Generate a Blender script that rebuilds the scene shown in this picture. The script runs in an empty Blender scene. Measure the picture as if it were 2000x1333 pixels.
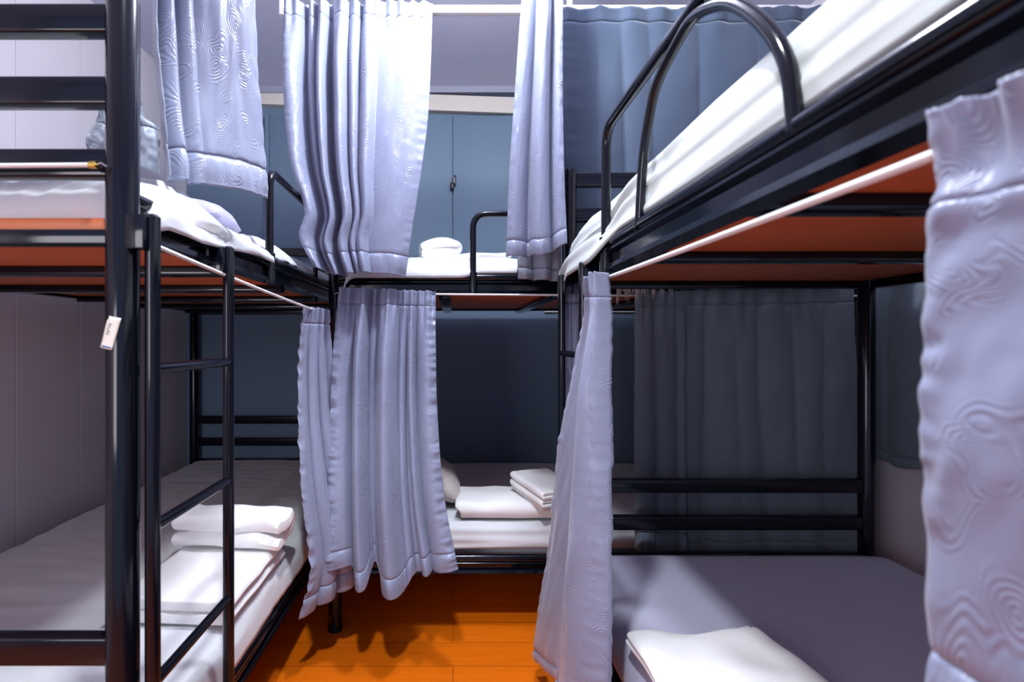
import bpy, bmesh, math, random
from mathutils import Vector, Matrix, noise

# ------------------------------------------------------------------ camera, world, light, exposure
S = bpy.context.scene
C = S.collection
CZ = 0.978            # eye height
F = 980.0             # focal length in photo pixels
PX, PY = 885.0, 666.0 # vanishing point of the room's depth lines

cd = bpy.data.cameras.new('camera')
cam = bpy.data.objects.new('camera', cd); C.objects.link(cam)
cam.location = (0, 0, CZ); cam.rotation_euler = (math.pi/2, 0, 0)
cd.sensor_width = 36; cd.lens = F/2000*36
cd.shift_x = (1000-PX)/2000; cd.shift_y = 0.0
cd.clip_start = 0.02; cd.clip_end = 50
cd.dof.use_dof = True; cd.dof.focus_distance = 1.65; cd.dof.aperture_fstop = 4.0
S.camera = cam

w = bpy.data.worlds.new('world'); S.world = w; w.use_nodes = True
bg = w.node_tree.nodes['Background']
bg.inputs[0].default_value = (0.43, 0.49, 0.80, 1); bg.inputs[1].default_value = 0.50

S.view_settings.view_transform = 'Standard'; S.view_settings.look = 'None'
S.view_settings.gamma = 1; S.view_settings.use_curve_mapping = False
S.view_settings.exposure = 0.9

def area(name, loc, rot, sx, sy, power, col):
    l = bpy.data.lights.new(name, 'AREA'); l.shape = 'RECTANGLE'; l.size = sx; l.size_y = sy
    l.energy = power; l.color = col
    o = bpy.data.objects.new(name, l); C.objects.link(o); o.location = loc; o.rotation_euler = rot
    return o
COOL = (0.88, 0.93, 1.0)
def bulb(name, loc, rad, power, col):
    l = bpy.data.lights.new(name, 'POINT'); l.shadow_soft_size = rad; l.energy = power; l.color = col
    o = bpy.data.objects.new(name, l); C.objects.link(o); o.location = loc; return o
def spot(name, loc, rad, power, col, cone, blend):
    l = bpy.data.lights.new(name, 'SPOT'); l.shadow_soft_size = rad; l.energy = power; l.color = col
    l.spot_size = math.radians(cone); l.spot_blend = blend
    o = bpy.data.objects.new(name, l); C.objects.link(o); o.location = loc; return o
spot('front_downlight', (-0.13, 0.36, CZ+1.33), 0.055, 66, COOL, 86, 0.35)
bulb('middle_bulb', (0.09, 1.22, CZ+1.24), 0.06, 32, COOL)
area('left_fill', (-1.05, -0.95, 1.15), (math.pi/2, 0, 0), 0.6, 0.7, 6.5, (0.97, 0.93, 1.0))  # added fill from an unseen source, brightens the lower left bunk

# ------------------------------------------------------------------ helpers
def at(px, py, d):
    """point at depth d (metres into the room) seen at a photo pixel"""
    return Vector(((px-PX)/F*d, d, CZ + (PY-py)/F*d))

def tag(o, label=None, cat=None, group=None, kind=None):
    if label: o['label'] = label
    if cat: o['category'] = cat
    if group: o['group'] = group
    if kind: o['kind'] = kind
    return o

def empty(name, loc, label, cat, group=None):
    o = bpy.data.objects.new(name, None); C.objects.link(o); o.location = loc
    o.empty_display_size = 0.05
    return tag(o, label, cat, group)

def root_loc(p):
    v = Vector((0, 0, 0))
    while p is not None:
        v += Vector(p.location); p = p.parent
    return v

def obj(name, bm, mat, parent=None, loc=None, smooth=40, recalc=True):
    """links a bmesh holding WORLD coordinates as one object, its origin at its parent (or at loc)"""
    if recalc: bmesh.ops.recalc_face_normals(bm, faces=bm.faces)
    base = root_loc(parent) if parent is not None else Vector(loc if loc is not None else (0, 0, 0))
    bmesh.ops.translate(bm, verts=bm.verts, vec=-base)
    me = bpy.data.meshes.new(name); bm.to_mesh(me); bm.free()
    for p in me.polygons: p.use_smooth = True
    me.set_sharp_from_angle(angle=math.radians(smooth))
    if mat: me.materials.append(mat)
    o = bpy.data.objects.new(name, me); C.objects.link(o)
    if parent is not None: o.parent = parent
    else: o.location = base
    return o

def add_box(bm, lo, hi, bevel=0.0, segs=2):
    r = bmesh.ops.create_cube(bm, size=1)
    vs = r['verts']
    c = [(a+b)/2 for a, b in zip(lo, hi)]; d = [abs(b-a) for a, b in zip(lo, hi)]
    for v in vs: v.co = Vector((c[0]+v.co.x*d[0], c[1]+v.co.y*d[1], c[2]+v.co.z*d[2]))
    if bevel:
        es = list({e for v in vs for e in v.link_edges})
        bmesh.ops.bevel(bm, geom=es, offset=bevel, segments=segs, affect='EDGES', profile=0.5)

def fillet(pts, rad, n=6):
    pts = [Vector(p) for p in pts]; out = [pts[0]]
    for i in range(1, len(pts)-1):
        a, b, c = pts[i-1], pts[i], pts[i+1]
        d1, d2 = (a-b), (c-b)
        k = min(rad, d1.length*0.48, d2.length*0.48)
        p1, p2 = b+d1.normalized()*k, b+d2.normalized()*k
        for j in range(n+1):
            t = j/n
            out.append(p1*(1-t)**2 + b*2*t*(1-t) + p2*t*t)
    out.append(pts[-1]); return out

def add_tube(bm, pts, r, seg=14, cap=True):
    pts = [Vector(p) for p in pts]
    T = []
    for i in range(len(pts)):
        a = pts[max(i-1, 0)]; b = pts[min(i+1, len(pts)-1)]
        T.append((b-a).normalized())
    up = Vector((0, 0, 1)) if abs(T[0].z) < 0.9 else Vector((1, 0, 0))
    n = (up - T[0]*up.dot(T[0])).normalized()
    rings = []
    for i, p in enumerate(pts):
        n = (n - T[i]*n.dot(T[i])).normalized()
        b = T[i].cross(n)
        rr = r[i] if isinstance(r, (list, tuple)) else r
        rings.append([bm.verts.new(p + n*rr*math.cos(2*math.pi*k/seg) + b*rr*math.sin(2*math.pi*k/seg)) for k in range(seg)])
    for i in range(len(rings)-1):
        for k in range(seg):
            bm.faces.new((rings[i][k], rings[i][(k+1) % seg], rings[i+1][(k+1) % seg], rings[i+1][k]))
    if cap:
        bm.faces.new(rings[0]); bm.faces.new(rings[-1][::-1])

def add_prism(bm, prof, a, b):
    """extrudes a closed list of world points 'prof' (at a) by vector b-a"""
    v0 = [bm.verts.new(Vector(p)) for p in prof]
    d = Vector(b)-Vector(a)
    v1 = [bm.verts.new(Vector(p)+d) for p in prof]
    n = len(prof)
    for i in range(n): bm.faces.new((v0[i], v0[(i+1) % n], v1[(i+1) % n], v1[i]))
    bm.faces.new(v0); bm.faces.new(v1[::-1])

def add_grid(bm, nu, nv, fn, uvfn=None, u0=0, u1=1, v0=0, v1=1):
    uvl = bm.loops.layers.uv.verify() if uvfn else None
    g = []; par = []
    for j in range(nv+1):
        row = []; pr = []
        for i in range(nu+1):
            u = u0+(u1-u0)*i/nu; v = v0+(v1-v0)*j/nv
            row.append(bm.verts.new(fn(u, v))); pr.append((u, v))
        g.append(row); par.append(pr)
    for j in range(nv):
        for i in range(nu):
            f = bm.faces.new((g[j][i], g[j][i+1], g[j+1][i+1], g[j+1][i]))
            if uvl:
                for l, (jj, ii) in zip(f.loops, ((j, i), (j, i+1), (j+1, i+1), (j+1, i))):
                    l[uvl].uv = uvfn(*par[jj][ii])
    return g

def sstep(a, b, x):
    t = min(1, max(0, (x-a)/(b-a))); return t*t*(3-2*t)

def nz(x, y, z=0.0): return noise.noise(Vector((x, y, z)))

def curve_at(ctrl, v):
    """smooth interpolation of [(v, Vector)]"""
    n = len(ctrl)
    if v <= ctrl[0][0]: i = 0
    elif v >= ctrl[-1][0]: i = n-2
    else:
        i = 0
        while i < n-2 and ctrl[i+1][0] < v: i += 1
    def m(k):
        a, b = max(k-1, 0), min(k+1, n-1)
        return (ctrl[b][1]-ctrl[a][1])/(ctrl[b][0]-ctrl[a][0])
    v0, p0 = ctrl[i]; v1, p1 = ctrl[i+1]; h = v1-v0; t = (v-v0)/h
    return p0*(2*t**3-3*t**2+1) + m(i)*h*(t**3-2*t**2+t) + p1*(-2*t**3+3*t**2) + m(i+1)*h*(t**3-t**2)

# ------------------------------------------------------------------ materials
def mat(name, col, rough=0.5, metallic=0.0, spec=0.5, coat=0.0, sheen=0.0):
    m = bpy.data.materials.new(name); m.use_nodes = True
    b = m.node_tree.nodes['Principled BSDF']
    b.inputs['Base Color'].default_value = (*col, 1)
    b.inputs['Roughness'].default_value = rough; b.inputs['Metallic'].default_value = metallic
    b.inputs['Specular IOR Level'].default_value = spec
    b.inputs['Coat Weight'].default_value = coat
    b.inputs['Sheen Weight'].default_value = sheen
    return m, m.node_tree.nodes, m.node_tree.links, b

def N(nodes, t, **kw):
    n = nodes.new(t)
    for k, v in kw.items():
        if k in n.inputs.keys() if isinstance(k, str) else False: n.inputs[k].default_value = v
        else: setattr(n, k, v)
    return n

def bump(nodes, links, b, height, strength=0.3, dist=0.01, after=None):
    bp = nodes.new('ShaderNodeBump'); bp.inputs['Strength'].default_value = strength; bp.inputs['Distance'].default_value = dist
    links.new(height, bp.inputs['Height'])
    if after is not None: links.new(after, bp.inputs['Normal'])
    links.new(bp.outputs[0], b.inputs['Normal']); return bp.outputs[0]

def noise_col(m, nodes, links, b, c1, c2, scale, detail=4, coord='Object', stretch=None):
    tc = nodes.new('ShaderNodeTexCoord'); nt = nodes.new('ShaderNodeTexNoise')
    nt.inputs['Scale'].default_value = scale; nt.inputs['Detail'].default_value = detail
    src = tc.outputs[coord]
    if stretch:
        mp = nodes.new('ShaderNodeMapping'); mp.inputs['Scale'].default_value = stretch
        links.new(src, mp.inputs[0]); src = mp.outputs[0]
    links.new(src, nt.inputs['Vector'])
    mx = nodes.new('ShaderNodeMix'); mx.data_type = 'RGBA'
    mx.inputs[6].default_value = (*c1, 1); mx.inputs[7].default_value = (*c2, 1)
    links.new(nt.outputs[0], mx.inputs[0]); links.new(mx.outputs[2], b.inputs['Base Color'])
    return nt

def satin(name, col, rough=0.36):
    """silvery satin with an embossed rose and scroll pattern (cloth UV in metres)"""
    m, n, l, b = mat(name, col, rough, spec=0.55, sheen=0.15)
    tc = n.new('ShaderNodeTexCoord')
    warp = N(n, 'ShaderNodeTexNoise'); warp.inputs['Scale'].default_value = 14; warp.inputs['Detail'].default_value = 1
    l.new(tc.outputs['UV'], warp.inputs['Vector'])
    add = n.new('ShaderNodeVectorMath'); add.operation = 'MULTIPLY_ADD'
    add.inputs[1].default_value = (0.09, 0.09, 0); 
    l.new(warp.outputs['Color'], add.inputs[0]); l.new(tc.outputs['UV'], add.inputs[2])
    vo = n.new('ShaderNodeTexVoronoi'); vo.inputs['Scale'].default_value = 17; vo.voronoi_dimensions = '2D'
    l.new(add.outputs[0], vo.inputs['Vector'])
    mul = n.new('ShaderNodeMath'); mul.operation = 'MULTIPLY'; mul.inputs[1].default_value = 62
    l.new(vo.outputs['Distance'], mul.inputs[0])
    sn = n.new('ShaderNodeMath'); sn.operation = 'SINE'; l.new(mul.outputs[0], sn.inputs[0])
    # petals only near each rose centre, broken up by noise
    mr = n.new('ShaderNodeMapRange'); mr.inputs[1].default_value = 0.62; mr.inputs[2].default_value = 0.45
    l.new(vo.outputs['Distance'], mr.inputs[0])
    n2 = n.new('ShaderNodeTexNoise'); n2.inputs['Scale'].default_value = 25
    l.new(tc.outputs['UV'], n2.inputs['Vector'])
    mr2 = n.new('ShaderNodeMapRange'); mr2.inputs[1].default_value = 0.42; mr2.inputs[2].default_value = 0.55
    l.new(n2.outputs[0], mr2.inputs[0])
    m1 = n.new('ShaderNodeMath'); m1.operation = 'MULTIPLY'; l.new(sn.outputs[0], m1.inputs[0]); l.new(mr.outputs[0], m1.inputs[1])
    m2 = n.new('ShaderNodeMath'); m2.operation = 'MULTIPLY'; l.new(m1.outputs[0], m2.inputs[0]); l.new(mr2.outputs[0], m2.inputs[1])
    b1 = bump(n, l, b, m2.outputs[0], 0.32, 0.0011)
    # fine weave
    wv = n.new('ShaderNodeTexNoise'); wv.inputs['Scale'].default_value = 900
    mp = n.new('ShaderNodeMapping'); mp.inputs['Scale'].default_value = (0.25, 1, 1)
    l.new(tc.outputs['UV'], mp.inputs[0]); l.new(mp.outputs[0], wv.inputs['Vector'])
    bump(n, l, b, wv.outputs[0], 0.25, 0.0008, b1)
    return m

M = {}
M['satin'] = satin('silver_satin', (0.238, 0.266, 0.375), 0.36)
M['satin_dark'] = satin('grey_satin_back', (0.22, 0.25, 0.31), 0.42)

def fabric(name, c1, c2, rough=0.75, bscale=500, bstr=0.3, sheen=0.2):
    m, n, l, b = mat(name, c1, rough, sheen=sheen, spec=0.3)
    nt = noise_col(m, n, l, b, c1, c2, 6, 3)
    tc = n.new('ShaderNodeTexCoord'); f = n.new('ShaderNodeTexNoise'); f.inputs['Scale'].default_value = bscale
    l.new(tc.outputs['Object'], f.inputs['Vector'])
    bump(n, l, b, f.outputs[0], bstr, 0.001)
    return m
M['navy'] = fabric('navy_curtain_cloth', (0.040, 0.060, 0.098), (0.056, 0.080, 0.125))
M['navy_lifted'] = fabric('navy_cloth_lightened', (0.115, 0.150, 0.180), (0.145, 0.182, 0.215))  # the navy cloth lightened, its paler tone standing in for missing light
M['sheet'] = fabric('white_bed_sheet', (0.60, 0.62, 0.64), (0.66, 0.67, 0.69), 0.7, 250, 0.12)
M['sheet_toned_down'] = fabric('greenish_sheet_toned_down', (0.44, 0.48, 0.46), (0.50, 0.54, 0.52), 0.7, 250, 0.12)  # greenish white sheet, its colour darkened to offset the strong lamp light
M['sheet_lilac'] = fabric('grey_lilac_fitted_sheet', (0.40, 0.40, 0.52), (0.43, 0.43, 0.55), 0.7, 250, 0.08)
M['towel'] = fabric('white_terry', (0.82, 0.82, 0.81), (0.88, 0.88, 0.87), 0.95, 420, 0.9, 0.4)
M['pillow'] = fabric('cream_pillow_cloth', (0.52, 0.47, 0.44), (0.60, 0.55, 0.52), 0.8)
M['lilac'] = satin('lilac_pillow_cloth', (0.56, 0.55, 0.78), 0.5)
M['fringe'] = fabric('tan_fringe', (0.42, 0.38, 0.32), (0.55, 0.50, 0.42), 0.9)

m, n, l, b = mat('black_enamel', (0.003, 0.004, 0.008), 0.12, spec=0.40, coat=0.0)
tc = n.new('ShaderNodeTexCoord'); nt = n.new('ShaderNodeTexNoise'); nt.inputs['Scale'].default_value = 60
l.new(tc.outputs['Object'], nt.inputs['Vector']); bump(n, l, b, nt.outputs[0], 0.015, 0.002)
M['black'] = m
M['wood'], n, l, b = mat('orange_plywood', (0.30, 0.065, 0.018), 0.45)
noise_col(M['wood'], n, l, b, (0.40, 0.090, 0.022), (0.56, 0.140, 0.036), 5, 5, 'Object', (1, 6, 6))
M['wire'], *_ = mat('white_plastic_wire', (0.78, 0.76, 0.74), 0.35)
M['brass'], *_ = mat('brass', (0.75, 0.55, 0.12), 0.25, 1.0)
M['white_paint'], *_ = mat('white_painted_bar', (0.82, 0.82, 0.84), 0.4)
M['tag'], *_ = mat('cream_paper', (0.80, 0.78, 0.66), 0.6)
M['ink'], *_ = mat('grey_ink', (0.22, 0.22, 0.22), 0.6)
M['blue_ink'], *_ = mat('blue_ink', (0.05, 0.13, 0.36), 0.6)
M['steel'], *_ = mat('steel', (0.45, 0.45, 0.47), 0.3, 1.0)
M['dark_metal'], *_ = mat('dark_hasp_metal', (0.02, 0.02, 0.024), 0.4, 0.6)

def wallmat(name, c1, c2, rough=0.6, scale=3):
    m, n, l, b = mat(name, c1, rough)
    noise_col(m, n, l, b, c1, c2, scale, 4)
    tc = n.new('ShaderNodeTexCoord'); f = n.new('ShaderNodeTexNoise'); f.inputs['Scale'].default_value = 120
    l.new(tc.outputs['Object'], f.inputs['Vector']); bump(n, l, b, f.outputs[0], 0.08, 0.002)
    return m
M['wall_white'] = wallmat('white_wall_panel', (0.68, 0.63, 0.68), (0.74, 0.69, 0.73))
M['wall_blue'] = wallmat('slate_blue_wall', (0.125, 0.190, 0.270), (0.145, 0.210, 0.295))
M['ceiling'] = wallmat('lilac_ceiling', (0.60, 0.59, 0.74), (0.65, 0.64, 0.78))
M['cream'] = wallmat('cream_beam', (0.62, 0.55, 0.50), (0.70, 0.63, 0.57), 0.5)
M['cornice'] = wallmat('grey_cornice', (0.30, 0.31, 0.40), (0.34, 0.35, 0.44), 0.5)

m, n, l, b = mat('orange_floor_planks', (0.6, 0.10, 0.006), 0.3, spec=0.5, coat=0.2)
tc = n.new('ShaderNodeTexCoord')
br = n.new('ShaderNodeTexBrick'); br.inputs['Scale'].default_value = 1
br.inputs['Brick Width'].default_value = 0.9; br.inputs['Row Height'].default_value = 0.118
br.inputs['Mortar Size'].default_value = 0.0018; br.inputs['Mortar Smooth'].default_value = 0.3
br.inputs['Color1'].default_value = (0.92, 0.19, 0.004, 1); br.inputs['Color2'].default_value = (0.86, 0.17, 0.004, 1)
br.inputs['Mortar'].default_value = (0.50, 0.085, 0.003, 1)
l.new(tc.outputs['Object'], br.inputs['Vector'])
nt = n.new('ShaderNodeTexNoise'); nt.inputs['Scale'].default_value = 8; nt.inputs['Detail'].default_value = 5
mp = n.new('ShaderNodeMapping'); mp.inputs['Scale'].default_value = (1, 12, 1)
l.new(tc.outputs['Object'], mp.inputs[0]); l.new(mp.outputs[0], nt.inputs['Vector'])
mx = n.new('ShaderNodeMix'); mx.data_type = 'RGBA'; mx.blend_type = 'MULTIPLY'; mx.inputs[0].default_value = 0.35
l.new(br.outputs['Color'], mx.inputs[6]); l.new(nt.outputs[0], mx.inputs[7]); l.new(mx.outputs[2], b.inputs['Base Color'])
bump(n, l, b, br.outputs['Fac'], -0.4, 0.002)
M['floor'] = m

# ------------------------------------------------------------------ the room
WL, WR, WB, CEIL = -1.46, 1.46, 2.75, CZ+1.375
def slab(name, lo, hi, m):
    bm = bmesh.new(); add_box(bm, lo, hi); o = obj(name, bm, m, loc=((lo[0]+hi[0])/2, (lo[1]+hi[1])/2, lo[2]))
    o['kind'] = 'structure'; return o
slab('floor', (WL-.05, -1.2, -.06), (WR+.05, WB+.05, 0), M['floor'])
slab('ceiling', (WL-.05, -1.2, CEIL), (WR+.05, WB+.05, CEIL+.05), M['ceiling'])
slab('wall_back', (WL-.05, WB, 0), (WR+.05, WB+.06, CEIL), M['wall_blue'])
slab('wall_right', (WR, -1.2, 0), (WR+.06, WB, CEIL), M['wall_white'])
# left wall: separate boards with fine joints
bm = bmesh.new()
ys = [-1.2, -.6, .0, .62, 1.24, 1.675, 1.965, 2.30, 2.75]
add_box(bm, (WL-.06, -1.2, 0), (WL-.004, WB, CEIL))
for y0, y1 in zip(ys, ys[1:]): add_box(bm, (WL-.006, y0+.0012, 0), (WL, y1-.0012, CEIL), .001, 1)
o = obj('wall_left', bm, M['wall_white'], loc=(WL, .7, 0)); o['kind'] = 'structure'
# cornice, cream head beam, cupboard doors of the back wall
slab('trim_1', (WL, WB-.05, CEIL-.035), (WR, WB, CEIL), M['cornice'])
bm = bmesh.new()
zl, zr = CZ+1.375, CZ+1.235
def bz(x): return CZ+1.262 - .036*(x+.5)
add_prism(bm, [(WL, WB-.04, bz(WL)+.085), (WL, WB-.04, bz(WL)), (WR, WB-.04, bz(WR)), (WR, WB-.04, bz(WR)+.085)], (0, WB-.04, 0), (0, WB, 0))
o = obj('trim_2', bm, M['cream'], loc=(0, WB, CZ+1.2)); o['kind'] = 'structure'
slab('rail_glint', (.50, WB-.014, CZ+.158), (1.2, WB, CZ+.180), M['white_paint'])  # white strip standing in for a reflection on the back bunk's rail
for k, (xa, xb) in enumerate(((-1.0, -.0045), (-.0005, .99))):
    bm = bmesh.new(); add_box(bm, (xa, WB-.022, CZ+.42), (xb, WB, CZ+1.228), .003)
    o = obj('door_%d' % (k+1), bm, M['wall_blue'], loc=((xa+xb)/2, WB, CZ+.42)); o['kind'] = 'structure'
slab('trim_4', (-1.0, WB-.03, CZ+.385), (.99, WB, CZ+.42), M['wall_blue'])
slab('trim_5', (-1.02, WB-.03, CZ+.385), (-1.0, WB, CZ+1.228), M['wall_blue'])

# hasp and padlock on the doors
r = empty('padlock', (0, WB-.03, CZ+.86), 'small dark padlock and hasp on the blue cupboard doors', 'padlock')
bm = bmesh.new(); add_box(bm, (.004, WB-.030, CZ+.842), (.016, WB-.020, CZ+.900), .002); obj('hasp', bm, M['dark_metal'], r)
bm = bmesh.new(); add_tube(bm, fillet([(-.012, WB-.036, CZ+.850), (-.008, WB-.036, CZ+.884), (.006, WB-.034, CZ+.890), (.006, WB-.036, CZ+.856)], .008), .0026, 8); obj('shackle', bm, M['steel'], r)
bm = bmesh.new(); add_box(bm, (-.016, WB-.046, CZ+.818), (.006, WB-.030, CZ+.856), .004); obj('lock_body', bm, M['dark_metal'], r)

# ------------------------------------------------------------------ bunk beds
FT, FB, BOARD = CZ+.226, CZ+.156, CZ+.181      # upper frame top / bottom, plywood underside
LT, LB = .258, .198
def bunk(label, O, ax, wx, L, W, near, far, label_far=None, guard=None, sticker=False, post_top=CZ+.52, slat0=.37, pitch=.37, dz=-.012):
    """O: floor point under the aisle-side post at the 'near' end; ax: unit length axis, wx: unit axis away from the aisle.
    near/far: lists of rail-top heights for the two ends."""
    O, ax, wx = Vector(O), Vector(ax), Vector(wx); Z = Vector((0, 0, 1))
    P = lambda l, d, z: O + ax*l + wx*d + Z*z
    R = empty('bunk_bed', O, label, 'bunk bed', 'black steel bunk beds')
    pr = .0223
    for l in (0, L):
        for d in (0, W):
            bm = bmesh.new()
            add_tube(bm, [P(l, d, .004), P(l, d, post_top-.012), P(l, d, post_top-.003), P(l, d, post_top)], [pr, pr, pr*.86, pr*.55], 20)
            p = obj('post', bm, M['black'], R)
            bm = bmesh.new(); add_tube(bm, [P(l, d, 0), P(l, d, .018)], pr*1.12, 16); obj('foot_cap', bm, M['black'], p)
    # long side rails: a round tube on top of a recessed web with a bottom lip
    for zt, zb in ((FT, FB), (LT, LB)):
        for d, s in ((0, 1), (W, -1)):
            bm = bmesh.new()
            h = zt-zb
            add_tube(bm, [P(pr*.6, d-s*.007, zt-.012), P(L-pr*.6, d-s*.007, zt-.012)], .0125, 14)
            prof = [(-.010, -.020), (-.017, -.026), (-.017, -.030), (-.006, -.036), (-.006, -(h-.014)), (-.017, -(h-.010)), (-.019, -h), (.018, -h), (.018, -(h-.004)), (.000, -(h-.006)), (.000, -.020)]
            add_prism(bm, [P(0, d+s*a, zt+z) for a, z in prof], P(0, 0, 0), P(L, 0, 0))
            obj('side_rail', bm, M['black'], R, smooth=30)
        # end cross rails of the frame
        for l in (0, L):
            bm = bmesh.new()
            a, b_ = P(l-.012, pr*.5, zb+dz-.002), P(l+.012, W-pr*.5, zb+dz+.021)
            add_box(bm, [min(a[i], b_[i]) for i in range(3)], [max(a[i], b_[i]) for i in range(3)], .003)
            obj('end_beam', bm, M['black'], R)
        # slats under the board
        for q in range(6):
            l = slat0+pitch*q
            if l > L-.06: break
            bm = bmesh.new(); a, b_ = P(l-.02, .012, zb+dz), P(l+.02, W-.012, zb+dz+.021)
            add_box(bm, [min(a[i], b_[i]) for i in range(3)], [max(a[i], b_[i]) for i in range(3)], .003)
            obj('slat', bm, M['black'], R)
        bm = bmesh.new(); a, b_ = P(-.006, .016, zb+dz+.021), P(L+.006, W-.016, max(zb+dz+.032, zb+.027))
        add_box(bm, [min(a[i], b_[i]) for i in range(3)], [max(a[i], b_[i]) for i in range(3)], .002)
        o = obj('bed_board', bm, M['wood'], R); o['label'] = 'orange brown plywood board'
    for l, rails in ((0, near), (L, far)):
        for zt in rails:
            bm = bmesh.new(); a, b_ = P(l-.0125, pr*.4, zt-.042), P(l+.0125, W-pr*.4, zt)
            add_box(bm, [min(a[i], b_[i]) for i in range(3)], [max(a[i], b_[i]) for i in range(3)], .004, 3)
            obj('head_rail', bm, M['black'], R)
    if guard:
        l0, l1, h0, h1, gz = guard     # start, end, hoop legs, height of the top tube
        d = -.012
        bm = bmesh.new()
        add_tube(bm, fillet([P(l0, d, FB+.004), P(l0, d, gz), P(l1, d, gz), P(l1, d, FB+.004)], .05, 8), .0105, 14)
        g = obj('guard_rail', bm, M['black'], R)
        shape = [(0, -.05), (0, 0), (.043, .45), (.12, .74), (.195, .885), (.37, .98), (.5, 1), (.663, .88), (.774, .735), (.892, .505), (.973, .26), (1, 0), (1, -.05)]
        ctrl = [(k/(len(shape)-1), P(h0+(h1-h0)*a, d, FT-.006+(gz-.008-FT)*b_)) for k, (a, b_) in enumerate(shape)]
        pts = [curve_at(ctrl, q/60) for q in range(61)]
        bm = bmesh.new(); add_tube(bm, pts, .0085, 12); obj('guard_hoop', bm, M['black'], g)
        for q in (l0, l1):
            bm = bmesh.new(); add_tube(bm, [P(q, d, FB-.002), P(q, d, FT+.004)], .0145, 14); obj('guard_socket', bm, M['black'], g)
    if sticker:
        # a curled paper price tag on the post nearest the viewer
        c = P(0, 0, 0)
        def tagpt(u, v, off=0):
            ang = -.75 + .95*u + .12*(1-v)
            rr = pr+.0012+off+.004*max(0, v-.86)
            ztop = CZ+.037; zz = ztop - (.046*v) - .004*u
            sk = (v-.5)*-.010
            return Vector((c.x + rr*math.sin(ang)*1.0 + sk, c.y - rr*math.cos(ang), zz))
        bm = bmesh.new(); add_grid(bm, 8, 10, lambda u, v: tagpt(u, v)); s_ = obj('paper_tag', bm, M['tag'], R, recalc=False); s_['label'] = 'cream paper tag with faded print'
        sm = s_.modifiers.new('t', 'SOLIDIFY'); sm.thickness = .0004
        bm = bmesh.new()
        for k in range(5):
            v0 = .22+.075*k
            add_grid(bm, 3, 1, lambda u, v: tagpt(u, v, .0006), None, .30+.02*(k % 2), .56-.05*(k % 3), v0, v0+.04)
        obj('tag_print', bm, M['ink'], s_, recalc=False)
        bm = bmesh.new(); add_grid(bm, 4, 1, lambda u, v: tagpt(u, v, .0006), None, .25, .9, .915, .965); obj('tag_stripe', bm, M['blue_ink'], s_, recalc=False)
    return R

XL, XR, YC = -.4936, .352, 1.70
up = [CZ+.498, CZ+.391, CZ+.284]
bunk('black steel bunk bed along the left wall, paper tag on its front post', (XL, .75, 0), (0, 1, 0), (-1, 0, 0), 1.95, .90,
     up+[CZ-.438, CZ-.545, CZ-.652], up+[CZ-.402, CZ-.520, CZ-.632], guard=(.566, 1.5, 1.02-.02, 1.42, CZ+.45), sticker=True)
bunk('black steel bunk bed along the right wall with orange board seen from below', (XR, 1.52, 0), (0, -1, 0), (1, 0, 0), 1.95, .90,
     [CZ+.508, CZ+.402, CZ+.296, CZ-.416, CZ-.528, CZ-.64], up+[CZ-.42, CZ-.53], guard=(.404, 1.5, .605, 1.021, CZ+.472), slat0=.49, pitch=.40, dz=.004)
bunk('black steel bunk bed standing crosswise against the blue back wall', (-.399, YC, 0), (1, 0, 0), (0, 1, 0), 1.80, .90,
     up+[CZ-.45, CZ-.55], up+[CZ-.45, CZ-.55], guard=(.466, 1.25, .62, 1.0, CZ+.428))

# ------------------------------------------------------------------ ladders
def ladder(label, x, y0, y1, top, rungs, side):
    R = empty('bunk_ladder', (x, (y0+y1)/2, 0), label, 'ladder', 'black steel bunk ladders')
    for y in (y0, y1):
        bm = bmesh.new(); add_tube(bm, [(x, y, .002), (x, y, top-.004), (x, y, top)], [.0108, .0108, .007], 14)
        p = obj('ladder_pole', bm, M['black'], R)
        bm = bmesh.new()
        hy = y-.012
        pts = fillet([(x, hy, top-.05), (x+side*.004, hy, top-.004), (x+side*.045, hy, FT+.010), (x+side*.052, hy, FT-.03)], .012)
        add_box(bm, (min(x, x+side*.03), y-.022, top-.055), (max(x, x+side*.03), y-.006, top-.004), .002)
        obj('ladder_hook', bm, M['black'], p)
    for z in rungs:
        bm = bmesh.new(); add_tube(bm, [(x, y0, z), (x, y1, z)], .0088, 12); obj('ladder_rung', bm, M['black'], R)
ladder('black ladder hooked on the left bunk over the folded white towels', -.452, .755, 1.01, CZ+.19, [CZ-.042, CZ-.28, CZ-.517, CZ-.755], -1)
ladder('black ladder on the right bunk half hidden behind its lower grey curtain', .312, 1.205, 1.44, CZ+.19, [CZ-.035, CZ-.265, CZ-.50, CZ-.735], 1)

# ------------------------------------------------------------------ curtain wires and the ceiling bar
def wire(label, a, b, sag=.01, r=.0036, hooks=True):
    a, b = Vector(a), Vector(b); n = 16
    R = empty('curtain_wire', a, label, 'curtain wire', 'white sprung curtain wires')
    pts = [a.lerp(b, i/n) - Vector((0, 0, sag*4*(i/n)*(1-i/n))) for i in range(n+1)]
    bm = bmesh.new(); add_tube(bm, pts, r, 10); obj('wire_coil', bm, M['wire'], R)
    if hooks:
        for p, q in ((pts[0], pts[1]), (pts[-1], pts[-2])):
            d = (p-q).normalized()
            bm = bmesh.new(); add_tube(bm, [p-d*.001, p+d*.010], [r*1.5, r*1.7], 10)
            hk = obj('brass_ferrule', bm, M['brass'], R); hk['label'] = 'brass end cap'
            bm = bmesh.new(); side = d.cross(Vector((0, 0, 1))).normalized()
            add_tube(bm, [p+d*.010, p+d*.015+Vector((0, 0, .003)), p+d*.020, p+d*.024+Vector((0, 0, -.003))], .0013, 8); obj('eye_hook', bm, M['steel'], hk)
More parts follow.
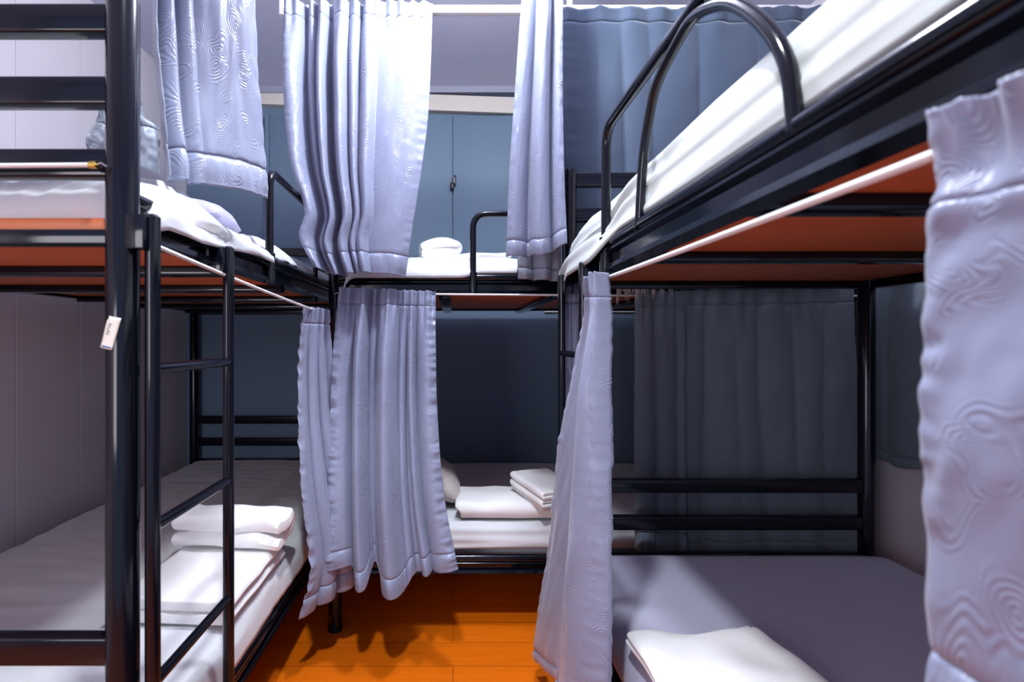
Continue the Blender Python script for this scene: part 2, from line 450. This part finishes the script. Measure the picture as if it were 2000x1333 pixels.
wire('white curtain wire along the side of the left bunk below its top rail', (-.468, .79, CZ+.150), (-.420, 1.672, CZ+.088), .004)
wire('white curtain wire along the side of the right bunk under its black rail', (.338, 1.10, CZ+.139), (.340, -.30, CZ+.132), .004, .0042)
wire('white curtain wire across the front of the back bunk', (-.37, 1.668, CZ+.158), (1.36, 1.668, CZ+.150), .002)
wire('white curtain wire stretched across the near end of the left bunk', (-.522, .722, CZ+.2535), (-1.37, .722, CZ+.2505), .001, .0034)

R = empty('curtain_bar', (.4, 1.655, CEIL), 'white curtain bar hung from the ceiling in front of the back bunk', 'curtain bar')
bm = bmesh.new(); add_box(bm, (-.56, 1.645, CZ+1.078), (1.36, 1.668, CZ+1.105), .004); obj('bar', bm, M['white_paint'], R)
for x, lean in ((-.565, 0), (-.43, -.02), (.385, 0), (1.3, 0)):
    bm = bmesh.new(); add_tube(bm, [(x+lean, 1.656, CEIL-.002), (x, 1.656, CZ+1.075)], .0095, 8); obj('hanger', bm, M['white_paint'], R)
def side_bar(label, a, b_):
    a, b_ = Vector(a), Vector(b_)
    R = empty('curtain_bar', (a.x, a.y, CEIL), label, 'curtain bar')
    bm = bmesh.new(); add_tube(bm, [a, b_], .009, 10); obj('bar', bm, M['white_paint'], R)
    for t in (.06, .94):
        p = a.lerp(b_, t); bm = bmesh.new(); add_tube(bm, [p, (p.x, p.y, CEIL-.002)], .006, 8); obj('hanger', bm, M['white_paint'], R)
side_bar('short white bar on the ceiling carrying the satin curtain by the left post', (-.525, .842, CZ+1.085), (-.395, 1.075, CZ+1.085))
side_bar('short white bar on the ceiling carrying the narrow satin curtain, right bunk', (.20, 1.478, CZ+1.15), (.36, 1.478, CZ+1.15))

# ------------------------------------------------------------------ curtains
def curtain(label, left, right, folds, m, hdr=.06, hem=.06, nu=110, nv=120, gather=(.004, 16), hemz=None, cw=1.5,
            seed=0, group=None, top_amp=.35, wr=.003, pucker=.003, ragged=0, flip=None, cat='curtain', drift=.0, sag=0.0, ruffle=.004):
    """left/right: [(v, point)] edges from the top (v=0) to the hem (v=1); folds: [(u, halfwidth, depth)] bulging towards the viewer"""
    rnd = random.Random(seed); so = seed*7.31
    H = (left[0][1]-left[-1][1]).length; Wd = max((left[k][1]-right[k][1]).length for k in (0, -1))
    hv, bv = hdr/H, 1-hem/H
    fl = [(u, w_*1.05, a*1.35, rnd.uniform(-1, 1)*drift) for u, w_, a in folds]
    def fn(u, v):
        a, c = curve_at(left, v), curve_at(right, v)
        p = a.lerp(c, u)
        d = c-a; n_ = Vector((d.y, -d.x, 0)).normalized()
        if n_.dot(Vector((0, 0, CZ))-Vector((p.x, p.y, CZ))) < 0: n_ = -n_
        if flip: n_ = Vector(flip).normalized()
        amp = top_amp + (1-top_amp)*sstep(0, .3, v)
        f = 0
        for uc, w_, am, dr in fl:
            x = (u-uc-dr*(v-.3))/w_
            if -1 < x < 1: f = max(f, am*(1-x*x)**.6)
        f *= amp
        g = math.exp(-(v/(hv*1.8))**2)
        f += g*gather[0]*(math.sin(2*math.pi*gather[1]*u + 3*nz(u*4, so)) + .7*nz(u*gather[1]*2.2, so+3))
        f += wr*(nz(u*5, v*4, so)+.5*nz(u*13+v*5, v*9, so+5))
        e = math.exp(-(u/.07)**2)+math.exp(-((1-u)/.07)**2)
        f += e*pucker*(nz(v*H*42, so+9)+.5*nz(v*H*80, so+20, u*12))
        # seams: a groove under the header and above the hem
        f -= .0025*math.exp(-((v-hv)/.006)**2) + .0025*math.exp(-((v-bv)/.006)**2)
        if v > bv: f += .003*math.sin(math.pi*min(1, (v-bv)/(1-bv)*1.1)) + .004*nz(u*14, v*10, so+2)
        p = p + n_*f
        if hemz: p.z += np_interp(hemz, u)*sstep(.55, 1, v)
        if v < hv: p.z += ruffle*(nz(u*22, so+1)+.6*nz(u*55, so+4))*(1-v/hv)
        p.z -= sag*math.sin(math.pi*u)*(1-v)
        if ragged: p.z += ragged*nz(u*9, so+7)*sstep(.8, 1, v)
        return p
    uvf = lambda u, v: (u*Wd*cw+so, -v*H)
    loc = left[0][1].lerp(right[0][1], .5)
    R = empty('curtain', loc, label, cat, group)
    def piece(name, v0, v1, n):
        bm = bmesh.new(); add_grid(bm, nu, n, fn, uvf, 0, 1, v0, v1)
        o = obj(name, bm, m, R, smooth=180, recalc=False)
        s = o.modifiers.new('thickness', 'SOLIDIFY'); s.thickness = .0012; s.offset = 0
        return o
    piece('header', 0, hv, max(6, int(nv*hv*1.5)))
    piece('cloth_panel', hv, bv, nv)
    piece('hem_band', bv, 1, max(6, int(nv*(1-bv)*1.5)))
    return R

def np_interp(pts, x):
    for (a, ya), (b_, yb) in zip(pts, pts[1:]):
        if x <= b_: 
            t = (x-a)/(b_-a) if b_ > a else 0
            return ya+(yb-ya)*sstep(0, 1, t)
    return pts[-1][1]

def edge(pts, d0, d1):
    """an edge traced down a curtain: photo points with the depth running from d0 at the top to d1 at the hem"""
    y0, y1 = pts[0][1], pts[-1][1]
    out = []
    for x, y in pts:
        v = (y-y0)/(y1-y0); out.append((v, at(x, y, d0+(d1-d0)*v)))
    # reparametrise on height so that both edges agree
    return out
G1 = 'silver grey satin curtains'
# upper curtain beside the near left post
curtain('silver satin curtain hanging beside the tagged left post, upper bunk', edge([(280, -520), (283, -190), (286, 0), (292, 120), (304, 250), (315, 352)], .86, .90),
        edge([(452, -372), (475, -170), (492, 0), (503, 180), (512, 300), (516, 390)], 1.03, 1.08),
        [(.0, .05, .026), (.13, .06, .020), (.30, .07, .014), (.66, .36, .022)], M['satin'], hem=.055, seed=1, group=G1,
        hemz=[(0, 0), (.5, .003), (1, 0)], cw=1.3, drift=.03, wr=.006)
curtain('dark grey bunch of curtain lining showing behind the tagged left post', edge([(196, 190), (190, 235), (172, 262), (168, 300)], .86, .86),
        edge([(272, 170), (284, 230), (309, 250), (311, 342)], .87, .885), [(.2, .15, .012), (.55, .2, .01), (.85, .14, .014)], M['satin_dark'], hem=.05, hdr=.02, seed=2, nu=50, nv=40, group=G1)
# upper curtain in front of the back bunk, bright
curtain('brightly lit silver satin curtain gathered on the white ceiling bar, upper back bunk', edge([(561, 12), (562, 120), (569, 250), (582, 340), (606, 420), (596, 470), (625, 528)], 1.635, 1.60),
        edge([(845, 10), (842, 130), (836, 240), (822, 350), (806, 450), (793, 543)], 1.64, 1.60),
        [(.04, .085, .050), (.185, .035, .030), (.255, .042, .055), (.385, .055, .060), (.475, .045, .045), (.575, .065, .050), (.78, .26, .030)], M['satin'],
        hdr=.05, hem=.065, seed=3, group=G1, gather=(.006, 13), hemz=[(0, 0), (.25, -.016), (.55, .0), (.8, .004), (1, 0)], cw=1.5, drift=.03, top_amp=.55, wr=.005, nu=170, nv=150, ruffle=.007)
# upper curtain at the far end of the right bunk
curtain('narrow silver satin curtain hanging at the far end of the right upper bunk', edge([(1030, -116), (1018, 0), (1006, 180), (996, 340), (990, 506)], 1.47, 1.50),
        edge([(1098, -116), (1098, 0), (1098, 180), (1101, 340), (1107, 478)], 1.47, 1.47),
        [(.12, .2, .035), (.56, .17, .040), (.92, .14, .02)], M['satin'], hem=.045, seed=4, group=G1, cw=2.2, hemz=[(0, 0), (.42, -.012), (.55, -.020), (1, .0)], nu=90, wr=.003)
curtain('shorter shaded grey curtain showing under the narrow satin curtain by the right bunk', edge([(1006, 250), (1004, 400), (1010, 546)], 1.60, 1.62),
        edge([(1092, 250), (1094, 400), (1091, 552)], 1.60, 1.63), [(.15, .2, .02), (.6, .2, .03), (.9, .15, .02)], M['satin_dark'], hem=.035, seed=5, group=G1, hdr=.03, nu=60, nv=60)
# lower curtains of the back and left bunks
curtain('silver satin curtain gathered on the front wire of the back bunk, lower bed', edge([(664, 562), (656, 660), (650, 780), (645, 920), (640, 1118)], 1.648, 1.52),
        edge([(851, 570), (852, 680), (855, 800), (868, 960), (895, 1100)], 1.648, 1.52),
        [(.07, .13, .028), (.265, .062, .060), (.385, .045, .012), (.525, .095, .070), (.665, .04, .022), (.755, .04, .034), (.93, .12, .040)], M['satin'], hdr=.05, hem=.055, seed=6,
        group=G1, gather=(.009, 12), hemz=[(0, .018), (.19, .025), (.24, -.030), (.31, -.030), (.37, .030), (.44, -.048), (.60, -.052), (.66, -.018), (1, 0)], cw=1.6, drift=.04, top_amp=.5, pucker=.010, nu=170, nv=150, ruffle=.003)
curtain('silver satin curtain at the far end of the left wire, lower left bed', edge([(583, 598), (577, 660), (571, 760), (578, 960), (594, 1110), (574, 1204)], 1.50, 1.45),
        edge([(640, 606), (646, 680), (655, 800), (690, 960), (722, 1112)], 1.61, 1.635),
        [(.1, .16, .024), (.38, .13, .026), (.62, .13, .026), (.86, .12, .02)], M['satin'], hdr=.05, hem=.055, seed=7, group=G1, gather=(.009, 5), cw=2.4, drift=.03, top_amp=.6, pucker=.009, nu=110)
# lower curtain of the right bunk at the far end of its wire
curtain('long silver satin curtain flaring into the aisle from the right bunk wire', edge([(1148, 541), (1143, 620), (1126, 720), (1100, 860), (1076, 1060), (1055, 1200), (1048, 1285), (1070, 1300)], 1.10, 1.46),
        edge([(1194, 533), (1206, 620), (1209, 760), (1209, 930), (1207, 1080), (1204, 1230), (1201, 1390), (1196, 1460)], 1.045, .93),
        [(.10, .2, .006), (.50, .05, .020), (.80, .20, .050)], M['satin'], hdr=.06, hem=.05, seed=8, group=G1, gather=(.011, 4.5), cw=1.8, drift=.02, top_amp=.7, wr=.005, nu=110, nv=170)
curtain('slim grey curtain behind the right bunk ladder, lower back bed', edge([(1103, 551), (1103, 690), (1105, 860), (1110, 1040)], 1.474, 1.474), edge([(1130, 551), (1131, 690), (1132, 860), (1136, 1040)], 1.474, 1.474),
        [(.25, .25, .008), (.75, .25, .008)], M['satin'], hem=.04, seed=9, group=G1, nu=50, nv=80, cw=2.5)
# near right curtain
L_ = [(0, Vector((.326, .335, CZ+.150))), (.10, at(1862, 345, .338)), (.18, at(1844, 420, .338)), (.235, at(1852, 474, .338)), (.33, at(1846, 570, .338)), (.6, at(1840, 830, .338)), (.8, at(1850, 1060, .338)), (1, at(1862, 1560, .338))]
R_ = [(0, Vector((.326, .14, CZ+.150))), (.10, Vector((.345, .13, CZ+.105))), (.235, Vector((.35, .13, CZ+.066))), (.6, Vector((.352, .12, CZ-.06))), (.8, Vector((.352, .12, CZ-.14))), (1, Vector((.352, .12, CZ-.32)))]
curtain('blurred silver satin curtain hanging close by at the right edge', L_, R_, [(.1, .2, .012), (.42, .16, .020), (.75, .16, .02)], M['satin'], hdr=.075, hem=.05, seed=10, group=G1,
        gather=(.007, 5), cw=1.6, wr=.006, nu=80, nv=110, top_amp=.5)
# dark curtains
G2 = 'dark navy curtains'
curtain('large dark navy curtain hung high behind the right upper bunk', edge([(1096, 17), (1097, 300), (1098, 560)], 1.635, 1.64), edge([(1640, 14), (1640, 300), (1640, 560)], 1.635, 1.64),
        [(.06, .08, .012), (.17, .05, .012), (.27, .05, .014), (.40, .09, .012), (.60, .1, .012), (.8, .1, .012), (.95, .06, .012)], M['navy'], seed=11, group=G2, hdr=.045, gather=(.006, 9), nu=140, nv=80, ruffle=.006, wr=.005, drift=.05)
curtain('narrow dark navy curtain on the back bunk wire beside the long satin curtain', edge([(1240, 566), (1239, 800), (1240, 1072)], 1.640, 1.62), edge([(1336, 568), (1336, 800), (1337, 1078)], 1.640, 1.62),
        [(.2, .18, .014), (.6, .2, .014), (.93, .1, .012)], M['navy_lifted'], seed=12, group=G2, hdr=.05, gather=(.005, 4), nu=70, nv=90, drift=.05, pucker=.005)
curtain('wide dark navy curtain on the back bunk wire behind the right headboard', edge([(1326, 567), (1326, 800), (1328, 1092)], 1.652, 1.655), edge([(1668, 560), (1676, 800), (1690, 1090)], 1.652, 1.655),
        [(.05, .08, .014), (.25, .1, .012), (.36, .07, .012), (.55, .09, .012), (.72, .08, .014), (.9, .08, .014)], M['navy_lifted'], seed=13, group=G2, hdr=.05, gather=(.006, 10), nu=120, nv=90, drift=.08, wr=.006)
X = 1.425
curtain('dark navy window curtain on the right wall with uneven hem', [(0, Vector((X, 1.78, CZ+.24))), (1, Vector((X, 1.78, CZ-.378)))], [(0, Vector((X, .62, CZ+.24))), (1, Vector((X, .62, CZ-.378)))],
        [(.07, .06, .014), (.18, .05, .016), (.30, .06, .014), (.42, .05, .016), (.55, .06, .014), (.7, .06, .014), (.85, .07, .014)], M['navy_lifted'], seed=14, group=G2, gather=(.004, 12), nu=120, nv=70, ragged=.03, hem=.03, flip=(-1, 0, 0))

# fringed throw over the back bunk wire
R = empty('fringed_throw', at(1255, 556, 1.60), 'tan fringe of a throw hanging under the far end of the right upper bunk', 'throw')
a, b_ = at(1203, 552, 1.60), at(1312, 552, 1.60)
bm = bmesh.new(); add_grid(bm, 30, 5, lambda u, v: a.lerp(b_, u)+Vector((0, .004*nz(u*6, 1), .030-.034*v)), lambda u, v: (u, v)); o = obj('throw_edge', bm, M['fringe'], R, recalc=False)
o.modifiers.new('t', 'SOLIDIFY').thickness = .002
bm = bmesh.new(); rnd = random.Random(4)
for k in range(150):
    u = rnd.random(); p = a.lerp(b_, u); ln = (.030+.022*rnd.random())*(1.1-.55*u)*(1+.4*math.sin(u*40)); dx = rnd.uniform(-.005, .005)
    add_tube(bm, [p, p+Vector((dx*.4, -.002, -ln*.5)), p+Vector((dx, rnd.uniform(-.004, .002), -ln))], [.0011, .0009, .0004], 5)
o = obj('fringe', bm, M['fringe'], R); o['kind'] = 'stuff'

# ------------------------------------------------------------------ mattresses with their sheets
def path_pt(pts, t):
    """point on a polyline by arc length, corners softened"""
    ls = [(Vector(b_)-Vector(a)).length for a, b_ in zip(pts, pts[1:])]; L = sum(ls); s = t*L
    for (a, b_), ln in zip(zip(pts, pts[1:]), ls):
        if s <= ln+1e-9: return Vector(a).lerp(Vector(b_), s/ln if ln > 1e-9 else 0)
        s -= ln
    return Vector(pts[-1])
def chaikin(pts, k=3):
    pts = [Vector(p) for p in pts]
    for _ in range(k):
        q = [pts[0]]
        for a, b_ in zip(pts, pts[1:]): q += [a.lerp(b_, .25), a.lerp(b_, .75)]
        q.append(pts[-1]); pts = q
    return pts

def mattress(label, core_lo, core_hi, prof, y0, y1, to3d, wrinkle, nu=70, nv=120, endcap=.045, drop=.075, m=None):
    """prof(y) -> list of (across, height) from the wall side to the aisle hem; to3d(across, along, height)"""
    c = [(core_lo[i]+core_hi[i])/2 for i in range(3)]
    R = empty('mattress', (c[0], c[1], core_lo[2]), label, 'mattress', 'white sheeted mattresses')
    bm = bmesh.new(); add_box(bm, core_lo, core_hi, .02, 3); obj('mattress_core', bm, M['sheet'], R)
    cache = {}
    def fn(u, v):
        y = y0+(y1-y0)*v
        if v not in cache: cache[v] = chaikin([Vector((a, z, 0)) for a, z in prof(y)])
        P = cache[v]; p = path_pt(P, u); q = path_pt(P, min(1, u+.01)); p0 = path_pt(P, max(0, u-.01)); t = (q-p0).normalized()
        nrm = Vector((t.y, -t.x, 0)) 
        if nrm.y < 0 and abs(nrm.y) > .3: nrm = -nrm
        s_, h = p.x, p.y
        d = wrinkle(u, y)
        s_ += nrm.x*d; h += nrm.y*d
        e = min(y-y0, y1-y)
        if e < endcap: h -= drop*(1-math.sqrt(max(0, 1-(1-e/endcap)**2)))
        return Vector(to3d(s_, y, h))
    bm = bmesh.new(); add_grid(bm, nu, nv, fn, lambda u, v: (u, v))
    o = obj('bed_sheet', bm, M['sheet'] if m is None else m, R, smooth=180, recalc=False)
    sm = o.modifiers.new('t', 'SOLIDIFY'); sm.thickness = .002; sm.offset = 0
    return R
ridge = lambda x, y, z=0: (1-abs(nz(x, y, z))*2.2)

# right upper: long loose folds along the rail
def pr_(y):
    k = sstep(1.02, 1.16, y)*1.0; tip = .05*k + .025*sstep(1.38, 1.46, y)
    return [(1.22, CZ+.30), (.80, CZ+.345), (.50, CZ+.362), (.415, CZ+.365), (.375, CZ+.33), (.358, CZ+.27), (.346, CZ+.238), (.346-.026*k, CZ+.232), (.346-.031*k, CZ+.230-tip)]
mattress('mattress under loose folded white sheet on the right upper bunk', (.39, -.38, CZ+.192), (1.22, 1.46, CZ+.30), pr_, -.40, 1.49, lambda a, y, h: (a, y, h),
         lambda u, y: (.022*ridge(u*11+y*.5, y*.45, 2)+.012*ridge(u*24-y*.6, y*.7, 7)-.016)*sstep(.35, .6, u)*(1-.6*sstep(.9, 1, u)), 150, 150, .045, .075, M['sheet_toned_down'])
# left upper: sheet hangs over the rail near the ladder
def pl_(y):
    k = sstep(.77, .80, y)*(1-sstep(1.285, 1.305, y)); hang = (.036+.010*math.sin(y*9))*k
    lift = .02*(1-sstep(.9, 1.3, y))-.035*(1-sstep(.8, 1.0, y))
    return [(-1.37, CZ+.235), (-.85, CZ+.262+lift*.3), (-.60, CZ+.275+lift), (-.535, CZ+.272+lift), (-.503, CZ+.25), (-.490+.02*k, CZ+.232), (-.488+.027*k, CZ+.228-hang*.4), (-.488+.028*k, CZ+.226-hang)]
mattress('mattress under rumpled white sheet hanging over the left upper rail', (-1.37, 1.0, CZ+.192), (-.53, 2.66, CZ+.255), pl_, .772, 2.68, lambda a, y, h: (a, y, h),
         lambda u, y: (.024*ridge(u*7-y*4.0, y*2.2, 1)+.010*ridge(u*16-y*9, y*4, 5)-.014)*sstep(.30, .55, u)*(1-.5*sstep(.9, 1, u)), 130, 170, .05, .075)
# back upper
def pc_(x):
    k = 1-sstep(.02, .10, x); hang = .018*k
    return [(2.56, CZ+.255), (2.1, CZ+.275), (1.80, CZ+.287), (1.735, CZ+.285), (1.702, CZ+.262), (1.690-.014*k, CZ+.236), (1.690-.022*k, CZ+.228), (1.690-.022*k, CZ+.228-hang)]
mattress('mattress under wrinkled white sheet on the upper back bunk', (-.34, 1.73, CZ+.192), (1.34, 2.57, CZ+.262), pc_, -.37, 1.37, lambda a, y, h: (y, a, h),
         lambda u, x: (.010*ridge(u*5+x*5, x*4, 3)+.006*ridge(u*14-x*11, x*7, 8)-.008)*sstep(.25, .5, u)*(1-.6*sstep(.9, 1, u)), 90, 130)
# left lower
ZL = CZ-.63
def pll(y): return [(-1.385, ZL-.07), (-1.38, ZL-.015), (-1.34, ZL), (-.8, ZL), (-.51, ZL-.001), (-.486, ZL-.014), (-.477, ZL-.05), (-.474, ZL-.078)]
mattress('mattress under white sheet on the lower left bed with towels on it', (-1.37, .80, .235), (-.51, 2.66, ZL-.012), pll, .74, 2.69, lambda a, y, h: (a, y, h),
         lambda u, y: .004*ridge(u*6, y*3.0, 4)*sstep(0, .1, u)+.003*ridge(u*3+y*2, y*14, 4)+.010*(ridge(u*9+y*8, y*3, 6)-.4)*sstep(1.05, .85, y)-.004, 110, 170)
# back lower
ZC = CZ-.62
def pcl(x): return [(2.60, ZC-.05), (2.59, ZC-.01), (2.55, ZC), (2.2, ZC), (1.735, ZC), (1.708, ZC-.012), (1.698, ZC-.045), (1.694, ZC-.08)]
mattress('mattress under white sheet on the lower back bed behind the satin curtains', (-.35, 1.73, .235), (1.35, 2.57, ZC-.012), pcl, -.38, 1.38, lambda a, y, h: (y, a, h),
         lambda u, x: .003*ridge(u*8+x, x*3, 3)+.005*ridge(u*34+x*.8, x*1.3, 8)*sstep(.86, .92, u)-.003, 130, 110)
# right lower, smooth
def prl(y): return [(1.262, ZC-.07), (1.258, ZC-.012), (1.24, ZC), (.8, ZC), (.40, ZC), (.372, ZC-.008), (.352, ZC-.04), (.347, ZC-.08)]
mattress('mattress under smooth white fitted sheet on the lower right bed', (.385, -.40, .235), (1.23, 1.44, ZC-.012), prl, -.42, 1.475, lambda a, y, h: (a, y, h),
         lambda u, y: .002*nz(u*3, y*2, 4), 90, 90, .03, .06, M['sheet_lilac'])

# ------------------------------------------------------------------ towels and pillows
def towel(label, c, w_, d_, t, layers, rz=0, tilt=(0, 0), seed=0, rough=.003, fold_side=1, puff=0.0, m=None, name='towel', cat='towel'):
    """folded cloth: a serpentine of 'layers' sheets of thickness t, w_ across the fold, d_ along it; c = base centre"""
    so = seed*3.7; path = []
    nseg = 14
    for k in range(layers):
        xs = [(-.5+q/nseg)*(w_-t) for q in range(nseg+1)]
        if (k % 2 == 1) == (fold_side > 0): xs = xs[::-1]
        z = t*(k+.5)
        for x in xs: path.append(Vector((x, 0, z)))
        if k < layers-1:
            xe = xs[-1]; sg = 1 if xe > 0 else -1
            for q in range(1, 6):
                a = math.pi*q/6; path.append(Vector((xe+sg*math.sin(a)*t*.5, 0, z+t*.5-math.cos(a)*t*.5)))
    h = t*.47
    n_ = len(path); up_, dn = [], []
    for i, p in enumerate(path):
        tg = (path[min(i+1, n_-1)]-path[max(i-1, 0)]).normalized(); nr = Vector((-tg.z, 0, tg.x))
        up_.append(p+nr*h); dn.append(p-nr*h)
    loop = up_ + [path[-1]+(path[-1]-path[-2]).normalized()*h*.8] + dn[::-1] + [path[0]+(path[0]-path[1]).normalized()*h*.8]
    nv = 26
    Mx = Matrix.Translation(Vector(c)) @ Matrix.Rotation(rz, 4, 'Z') @ Matrix.Rotation(tilt[0], 4, 'X') @ Matrix.Rotation(tilt[1], 4, 'Y')
    bm = bmesh.new(); rings = []
    Htot = t*layers
    for j in range(nv+1):
        y = (-.5+j/nv)*d_; e = min(j, nv-j)/nv*d_
        sh = 1 - (.25*h/h)*max(0, 1-e/(.6*t))**2*.5
        ring = []
        for p in loop:
            q = Vector((p.x, y, p.z))
            # soft edges at the two open ends
            if e < .5*t: q.z = q.z  # keep layers
            lay = math.floor(max(0, min(layers-1, p.z/t)))
            q.y += rough*3*nz(lay*5.1+so, p.x*6)*(1 if j in (0, nv) else .5)
            amt = rough*(.3+.7*p.z/Htot)
            q += Vector((nz(y*12+so, p.z*30, p.x*9), nz(p.x*11, y*9, so+4)*.4, nz(p.x*10+so, y*10, lay*.7)*1.2))*amt
            q.z += puff*p.z/Htot*(1-(2*p.x/w_)**2)*(1-(2*y/d_)**2)
            ring.append(bm.verts.new(Mx @ q))
        rings.append(ring)
    k = len(loop)
    for j in range(nv):
        for i in range(k): bm.faces.new((rings[j][i], rings[j][(i+1) % k], rings[j+1][(i+1) % k], rings[j+1][i]))
    # close the ends by strips between the two faces of the cloth
    for rg in (rings[0], rings[-1]):
        nn = len(up_)
        U = rg[:nn]; D = rg[nn+1:nn+1+nn][::-1]
        bm.faces.new((U[-1], rg[nn], D[-1])); bm.faces.new((U[0], D[0], rg[-1]))
        for i in range(nn-1): bm.faces.new((U[i], U[i+1], D[i+1], D[i]))
    o = obj(name, bm, M['towel'] if m is None else m, loc=c, smooth=70)
    sd = o.modifiers.new('soft', 'SUBSURF'); sd.levels = 1; sd.render_levels = 1
    return tag(o, label, cat, 'folded white towels')
EPS = .004
towel('big folded white towel lying on the lower left mattress under a smaller one', (-.612, 1.275, ZL+EPS), .27, .36, .030, 2, rz=math.radians(0)+math.pi/2*0, seed=1, rough=.006, fold_side=-1)
towel('small puffy folded white towel on top of the big one, lower left bed', (-.612, 1.405, ZL+.068), .14, .31, .042, 2, rz=math.radians(84), seed=2, rough=.016, puff=.022)
towel('flat folded white towel on the lower back mattress by the satin curtain', (.185, 1.835, ZC+EPS), .21, .34, .030, 2, rz=-math.pi/2, seed=3, rough=.006, puff=.006)
towel('white towel in thick layers leaning on the flat folded one, lower back bed', (.325, 1.790, ZC+.062), .16, .21, .0135, 5, rz=math.radians(24), tilt=(math.radians(7), math.radians(1)), seed=4, rough=.004)
towel('fluffy white towel lying on the smooth lower right mattress', (.498, .80, ZC+EPS), .285, .46, .017, 2, rz=math.radians(3), seed=5, rough=.014, puff=.014)
towel('crumpled white towel on the upper back bunk beside the bright curtain', (-.055, 1.90, CZ+.312), .15, .12, .030, 2, rz=math.radians(8), tilt=(0, math.radians(-5)), seed=6, rough=.012, puff=.02)
towel('flat white towel under the crumpled one on the upper back bunk', (.05, 1.86, CZ+.291), .33, .16, .020, 1, seed=7, rough=.008)

def pillow(label, c, w_, d_, h_, rz, tilt, m, seed):
    Mx = Matrix.Translation(Vector(c)) @ Matrix.Rotation(rz, 4, 'Z') @ Matrix.Rotation(tilt[0], 4, 'X') @ Matrix.Rotation(tilt[1], 4, 'Y')
    R = empty('pillow', c, label, 'pillow')
    def side(s):
        def fn(u, v):
            x, y = u*2-1, v*2-1
            k = (max(0, 1-x**4)*max(0, 1-y**4))**.5
            pin = 1-.07*(abs(x*y))
            z = s*h_*.5*k*(1+.12*nz(x*2+seed, y*2)) + .004*nz(x*7, y*7, seed)
            return Mx @ Vector((x*w_/2*(1-.06*(1-abs(y))**0*y*y*0)*pin, y*d_/2*pin, z))
        return fn
    bm = bmesh.new()
    add_grid(bm, 30, 24, side(1), lambda u, v: (u*w_, v*d_)); add_grid(bm, 30, 24, side(-1), lambda u, v: (u*w_, v*d_))
    bmesh.ops.remove_doubles(bm, verts=bm.verts, dist=.0015)
    obj('pillowcase', bm, m, R, smooth=120)
    pts = []
    for x, y in [(-1, -1), (1, -1), (1, 1), (-1, 1), (-1, -1)]: pts.append(Mx @ Vector((x*w_/2*.93, y*d_/2*.93, 0)))
    bm = bmesh.new(); add_tube(bm, fillet(pts, .02, 4), .003, 8); obj('piping', bm, m, R)
pillow('cream pillow propped at the left end of the lower back bed', (-.11, 2.02, ZC+.105), .30, .44, .10, math.radians(4), (0, math.radians(30)), M['pillow'], 1)
pillow('lilac patterned pillow on the left upper bunk below the satin curtain', (-.76, 1.36, CZ+.335), .32, .22, .09, math.radians(6), (0, math.radians(4)), M['lilac'], 2)
